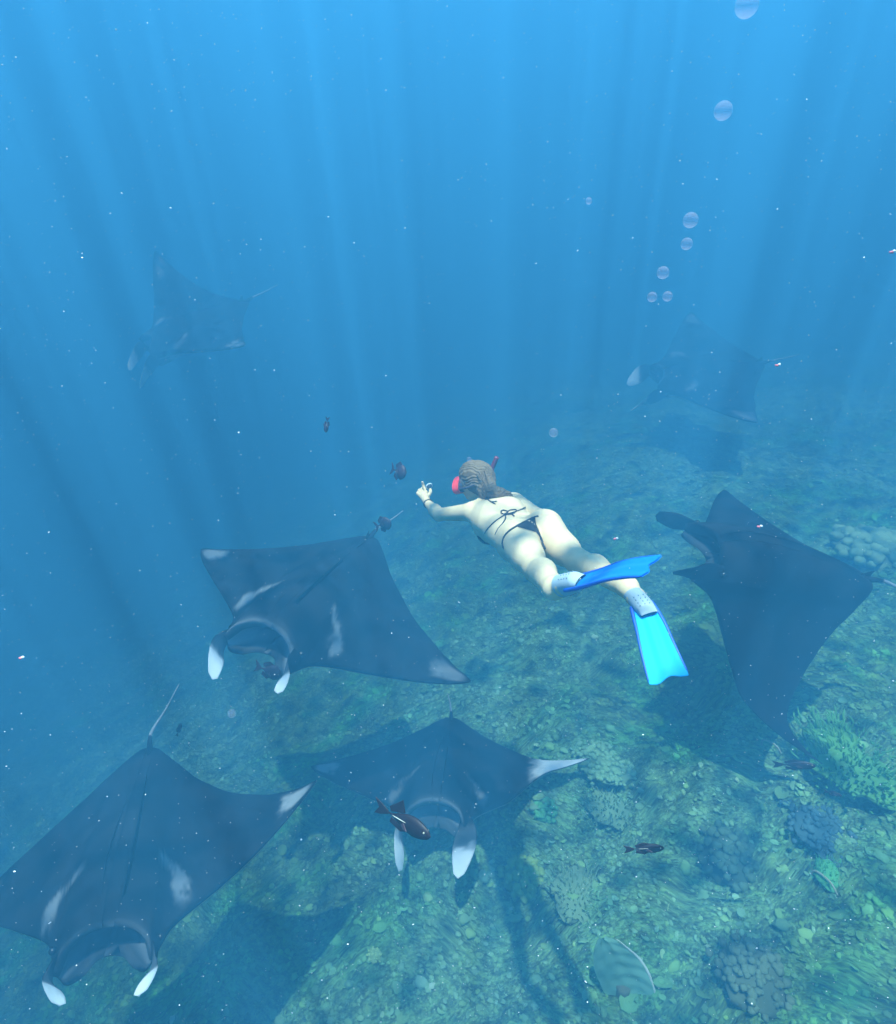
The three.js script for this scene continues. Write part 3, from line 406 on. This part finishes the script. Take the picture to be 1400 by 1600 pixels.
// ---------------------------------------------------------------- reef: loose rubble, then the corals one can tell apart
const groundHit = (x, y) => { const dir = at(x, y, 1); let t = 3; for (let i = 0; i < 400; i++) { const p = dir.clone().multiplyScalar(t); if (p.y < floorAt(p.x, p.z)) return p; t += 0.03; } return dir.multiplyScalar(t); };
function lump(n, amp, freq, sd, sy = 1) {
  let g = mergeVertices(new THREE.IcosahedronGeometry(1, n).deleteAttribute('uv').deleteAttribute('normal')); const p = g.attributes.position;
  for (let i = 0; i < p.count; i++) { const q = V().fromBufferAttribute(p, i).normalize(), k = 1 + amp * fbm(q.x * freq + sd, q.y * freq, q.z * freq, 3) * 2; p.setXYZ(i, q.x * k, q.y * k * sy, q.z * k); }
  g.computeVertexNormals(); return g;
}
{
  const kinds = [lump(2, 0.5, 1.6, 3, 0.6), lump(2, 0.6, 2.2, 9, 0.5), lump(1, 0.5, 2, 15, 0.8)];
  const twig = (sd) => { const o = []; for (let i = 0; i < 5; i++) { const a = i * 1.3 + sd, l = 0.7 + 0.4 * Math.sin(i * 7 + sd); const t = tube([V(0, -0.1, 0), V(Math.cos(a) * 0.35 * l, 0.4 * l, Math.sin(a) * 0.35 * l), V(Math.cos(a + 0.4) * 0.9 * l, 0.75 * l, Math.sin(a + 0.4) * 0.9 * l)], (u) => 0.15 * (1 - 0.6 * u), 5, 4); o.push(t); } return mergeGeometries(o); };
  const chip = (sd) => { const g = gridGeo(7, 9, (i, j) => { const r = i / 6, a = j / 8 * 2 * Math.PI, k = 1 + 0.25 * noise(Math.cos(a) + sd, Math.sin(a), 1); return [Math.cos(a) * r * k, 0.25 * r * r + 0.1 * noise(r * 3, a, sd), Math.sin(a) * r * k]; }); return g; };
  kinds.push(twig(1), twig(2.2), chip(4), chip(11));
  const mats = new THREE.MeshStandardMaterial({ color: 0xffffff, roughness: 0.95, side: THREE.DoubleSide }), m4 = new THREE.Matrix4(), q = new THREE.Quaternion(), e = new THREE.Euler(), col = new THREE.Color();
  const counts = [9000, 9000, 11000, 6000, 6000, 5000, 5000];
  kinds.forEach((k, n) => {
    const im = new THREE.InstancedMesh(k, mats, counts[n]); im.name = numbered('coral_rubble'); im.userData = { kind: 'stuff', label: 'broken coral and algae covered stones strewn over the reef slope', category: 'coral rubble' };
    for (let i = 0; i < counts[n]; i++) {
      const z = -13.5 * Math.pow(rnd(), 0.9) + 0.2, x = rr(-4.2 - 0.35 * -z, 4.6 + 0.55 * -z), big = rnd() < 0.06 ? 2.0 : 1, s = rr(0.008, 0.022) * big * (n > 2 ? 1.3 : 1);
      e.set(rr(-0.5, 0.5), rr(0, 6.28), rr(-0.5, 0.5)); q.setFromEuler(e);
      m4.compose(V(x, floorAt(x, z) + s * 0.12, z), q, V(s * rr(0.8, 1.5), s * rr(0.7, 1.2), s * rr(0.8, 1.5))); im.setMatrixAt(i, m4);
      const c = floorColour(x, z), v = rr(0.8, 1.18), w = rnd() < 0.05 ? 1.5 : 1; col.setRGB(Math.min(0.6, c[0] * v * w * 1.05), Math.min(0.6, c[1] * v * w), Math.min(0.5, c[2] * v * w * rr(0.8, 1.5))); im.setColorAt(i, col);
    }
    im.castShadow = im.receiveShadow = true; scene.add(im);
  });
}
const coralMat = (r, g, b) => new THREE.MeshStandardMaterial({ color: new THREE.Color(r, g, b), roughness: 0.9, side: THREE.DoubleSide, bumpMap: grainBump, bumpScale: 0.01 });
// a mound of many knobs or tufts: base and knobs as parts
function mound(name, label, category, px, py, r, col, o = {}) {
  const p = groundHit(px, py), g = group(name, label, category, p.clone(), o.group), mat = coralMat(...col), tip = coralMat(...col.map((c) => Math.min(0.75, c * (o.tip ?? 1.35))));
  const b = lump(4, 0.28, 2.2, px, o.flat ?? 0.55); b.scale(r * 0.86, r * 0.86, r * 0.86); mesh('base', b, mat, g);
  const parts = []; const n = o.n ?? 60;
  for (let i = 0; i < n; i++) {
    const a = i * 2.39996 + rr(-0.3, 0.3), rad = r * Math.sqrt((i + 0.5) / n) * rr(0.75, 1.2), x = Math.cos(a) * rad, z = Math.sin(a) * rad, y = (o.flat ?? 0.55) * r * Math.sqrt(Math.max(0.04, 1 - (rad / r) ** 2)) * 0.95 + floorAt(p.x + x, p.z + z) * 0.0, s = r * rr(0.09, 0.19) * (o.knob ?? 1);
    if (o.tuft) { parts.push(tube([V(x, y - s, z), V(x * 1.08 + rr(-s, s) * 0.6, y + s * 1.2, z * 1.08 + rr(-s, s) * 0.6), V(x * 1.15 + rr(-s, s), y + s * rr(1.6, 2.8), z * 1.15 + rr(-s, s))], (t) => s * 0.36 * (1 - 0.45 * t), 6, 6)); continue; }
    const k = lump(1, 0.4, 2, i * 3.1 + px, 0.8); k.scale(s, s, s); k.translate(x, y, z); k.setAttribute('color', new THREE.Float32BufferAttribute(new Array(k.attributes.position.count * 3).fill(1), 3)); parts.push(k);
  }
  const m = mesh(o.tuft ? 'branches' : 'knobs', mergeGeometries(parts), tip, g); m.userData.kind = 'stuff';
  return g;
}
mound('soft_coral', 'wide bright green soft coral patch by the right edge below the right manta', 'coral', 1345, 1190, 0.46, [0.12, 0.36, 0.09], { flat: 0.12, n: 520, knob: 0.36, tuft: true, tip: 1.2 });
mound('soft_coral', 'bright green coral spur reaching up left of the wide green patch', 'coral', 1292, 1155, 0.17, [0.07, 0.32, 0.1], { flat: 0.2, n: 160, knob: 0.5, tuft: true, tip: 1.2 });
mound('soft_coral', 'small green coral head right of the lower middle manta', 'coral', 850, 1268, 0.13, [0.1, 0.36, 0.15], { flat: 0.6, n: 50 });
mound('soft_coral', 'small bright green coral tuft near the right edge under the blue shadow mound', 'coral', 1300, 1368, 0.14, [0.1, 0.4, 0.14], { flat: 0.3, n: 120, knob: 0.5, tuft: true });
mound('shadow_mound', 'low dark blue mound standing in for a shadow near the right edge', 'coral', 1300, 1292, 0.34, [0.06, 0.14, 0.16], { flat: 0.16, n: 150, knob: 0.4, tip: 1.15 });  // bluish shade on the reef, put in as a dark low mound
mound('shadow_mound', 'dark rounded coral head right of the level dark fish', 'coral', 1150, 1345, 0.27, [0.07, 0.14, 0.08], { flat: 0.5, n: 90, knob: 0.8, tip: 1.4 });
mound('shadow_mound', 'olive yellow coral mound beneath the white head fin of the lower middle manta', 'coral', 820, 1372, 0.19, [0.2, 0.34, 0.09], { flat: 0.5, n: 70 });
mound('shadow_mound', 'pale knobbly coral between the tip of the hanging fin and the middle manta wing', 'coral', 950, 1190, 0.3, [0.17, 0.32, 0.16], { flat: 0.2, n: 190, knob: 0.5 });
mound('branching_coral', 'pale branching coral cluster directly under the wing tip of the middle manta', 'coral', 960, 1255, 0.3, [0.19, 0.34, 0.18], { flat: 0.15, n: 260, tuft: true, knob: 0.42 });
mound('branching_coral', 'pale branching coral cluster left of the level dark fish', 'coral', 905, 1400, 0.26, [0.2, 0.34, 0.18], { flat: 0.16, n: 220, tuft: true, knob: 0.42 });
mound('shadow_mound', 'dark brown coral head in the bottom right corner', 'coral', 1180, 1530, 0.26, [0.1, 0.15, 0.08], { flat: 0.5, n: 90, knob: 0.7 });
mound('shadow_mound', 'small pale green coral lump at bottom left of centre, on dark ground', 'coral', 586, 1494, 0.07, [0.3, 0.5, 0.2], { flat: 0.7, n: 24 });
mound('shadow_mound', 'dim teal coral mound far off behind the right manta', 'coral', 1370, 860, 0.5, [0.2, 0.32, 0.16], { flat: 0.35, n: 90 });
// the plate coral at the bottom edge: an upturned wavy leaf with growth ridges
{
  const p = groundHit(972, 1552), g = group('plate_coral', 'pale teal leaf shaped plate coral with a bright edge at the bottom of the frame', 'coral', p.clone().add(V(0, 0.12, 0)));
  const A = at(972, 1500, 1).sub(at(972, 1600, 1)).normalize(), ax = camDir(-0.42, 0.9, 0.15), wx = camDir(1, 0.32, 0.3); wx.addScaledVector(ax, -wx.dot(ax)).normalize(); const nn = ax.clone().cross(wx).normalize(), d = p.length();
  const half = 0.068 * d, wid = 0.031 * d, n = 34, k = 25;
  const f = (lift) => gridGeo(n, k, (i, j) => { const t = i / (n - 1), c = (j / (k - 1)) * 2 - 1, w = wid * Math.pow(Math.sin(Math.PI * Math.min(1, Math.max(0, t * 0.98 + 0.01))), 0.62) * (1 + 0.06 * noise(t * 7, c > 0 ? 3 : 8, 2)), y = (t * 2 - 1) * half;
    const q = V().addScaledVector(ax, y).addScaledVector(wx, c * w).addScaledVector(nn, lift + 0.028 * c * c * w / wid + 0.01 * noise(t * 6, c * 2, 5) + 0.0035 * Math.sin(Math.hypot(c * 1.4, t * 3) * 16)); return [q.x, q.y, q.z]; });
  mesh('plate', mergeGeometries([f(0), f(0.012)]), coralMat(0.24, 0.5, 0.34), g);
  const edge = []; for (let i = 3; i < n - 2; i++) { const t = i / (n - 1), w = wid * Math.pow(Math.sin(Math.PI * (t * 0.98 + 0.01)), 0.62) * (1 + 0.06 * noise(t * 7, 3, 2)); edge.push(V().addScaledVector(ax, (t * 2 - 1) * half).addScaledVector(wx, w).addScaledVector(nn, 0.034 + 0.01 * noise(t * 6, 2, 5))); }
  mesh('growing_edge', tube(edge, (t) => 0.008 * Math.sin(Math.PI * t) + 0.002, 6, 60), coralMat(0.75, 0.85, 0.75), g);
  mesh('stalk', tube([V(0, -0.3, 0), V(0, -0.1, 0), nn.clone().multiplyScalar(0.01)], () => 0.05, 8, 6), coralMat(0.16, 0.2, 0.12), g);
}
// slender sea whip corals lying down the slope
for (const [x0, y0, x1, y1, label] of [[1268, 1370, 1304, 1412, 'thin pale sea whip slanting down the slope under the green tuft'], [1190, 1165, 1218, 1190, 'short pale sea whip beside the drooping manta wing tip']]) {
  const a = groundHit(x0, y0).add(V(0, 0.07, 0)), b = groundHit(x1, y1).add(V(0, 0.09, 0));
  const g = group('sea_whip', label, 'coral', a.clone()); const d = b.clone().sub(a); mesh('stem', tube([V(0, -0.1, 0), V(0, 0, 0), d.clone().multiplyScalar(0.5).add(V(0.02, 0.02, 0)), d], (t) => 0.011 * (1 - 0.5 * t), 7, 24), coralMat(0.42, 0.46, 0.32), g);
}

// ---------------------------------------------------------------- drifting specks in the water
{
  const g = lump(1, 0.5, 2, 4, 0.8), N = 6000, im = new THREE.InstancedMesh(g, std(0.85, 0.88, 0.9, 0.8), N), m4 = new THREE.Matrix4(), q = new THREE.Quaternion(), e = new THREE.Euler();
  im.name = 'marine_snow'; im.userData = { kind: 'stuff', label: 'tiny pale specks drifting everywhere in the water', category: 'marine snow' };
  for (let i = 0; i < N; i++) {
    const d = 1.1 + 6.5 * Math.pow(rnd(), 0.8), p = at(rr(-60, 1460), rr(-60, 1660), d); if (p.y < floorAt(p.x, p.z) + 0.1) p.y = floorAt(p.x, p.z) + 0.15;
    const s = rr(0.0005, 0.0012) * (rnd() < 0.12 ? 1.7 : 1) * (0.35 + 0.25 * d); e.set(rr(0, 6), rr(0, 6), rr(0, 6)); q.setFromEuler(e); m4.compose(p, q, V(s, s * rr(0.5, 1), s * rr(0.7, 2.4))); im.setMatrixAt(i, m4);
  }
  scene.add(im);
  const soft = new THREE.MeshPhysicalMaterial({ color: new THREE.Color(0.9, 0.68, 0.82), roughness: 1, transmission: 0.7, thickness: 0, transparent: true, opacity: 0.1, side: THREE.DoubleSide });
  const SP = [[1130, 173, 11, 'largest pale round speck, high at upper right'], [1079, 344, 10, 'pale round speck directly below the largest one at upper right'], [1036, 426, 8.5, 'pinkish round speck above the pair over the distant right manta'], [1019, 464, 7, 'left speck of the pair just above the distant right manta'], [1043, 463, 7, 'right speck of the pair just above the distant right manta'], [1073, 381, 8, 'faint round speck close under the second large one'], [865, 676, 7, 'pale round speck in open water right above the swimmer head'], [920, 314, 4.5, 'small round speck alone in upper middle blue'], [733, 718, 4, 'lilac round speck directly above the swimmer head'], [1167, 8, 13, 'blurred round speck at the top edge of the frame'], [362, 1115, 6, 'mauve round speck below the mouth of the left manta']];
  for (const [x, y, r, label] of SP) { const d = 1.0, o = mesh('plankton', new THREE.SphereGeometry(r / 1000 * d, 18, 12), soft); o.position.copy(at(x, y, d)); o.userData = { label, category: 'plankton', group: 'pale round specks drifting near the lens' }; }
  for (const [x, y, d, label] of [[1214, 571, 2.2, 'tiny red and white speck at the distant right manta'], [1186, 823, 2.2, 'tiny red and white speck over the back of the right manta'], [1393, 394, 2.2, 'tiny red and white speck at the right edge in the blue'], [961, 842, 2.2, 'tiny red speck in the water right of the swimmer legs'], [33, 1028, 2.2, 'tiny red and white speck at the left edge']]) {
    const p = group('drifting_shrimp', label, 'plankton', at(x, y, d), 'red specks in the water'); mesh('body', lump(1, 0.4, 2, x, 0.7).scale(0.0065, 0.005, 0.004), std(0.85, 0.2, 0.22, 0.5), p);
    const w = lump(1, 0.3, 2, y, 0.8).scale(0.0045, 0.0045, 0.004); w.translate(0.006, 0.003, 0.001); mesh('tail', w, std(0.9, 0.85, 0.85, 0.5), p);
  }
}
renderer.render(scene, camera);
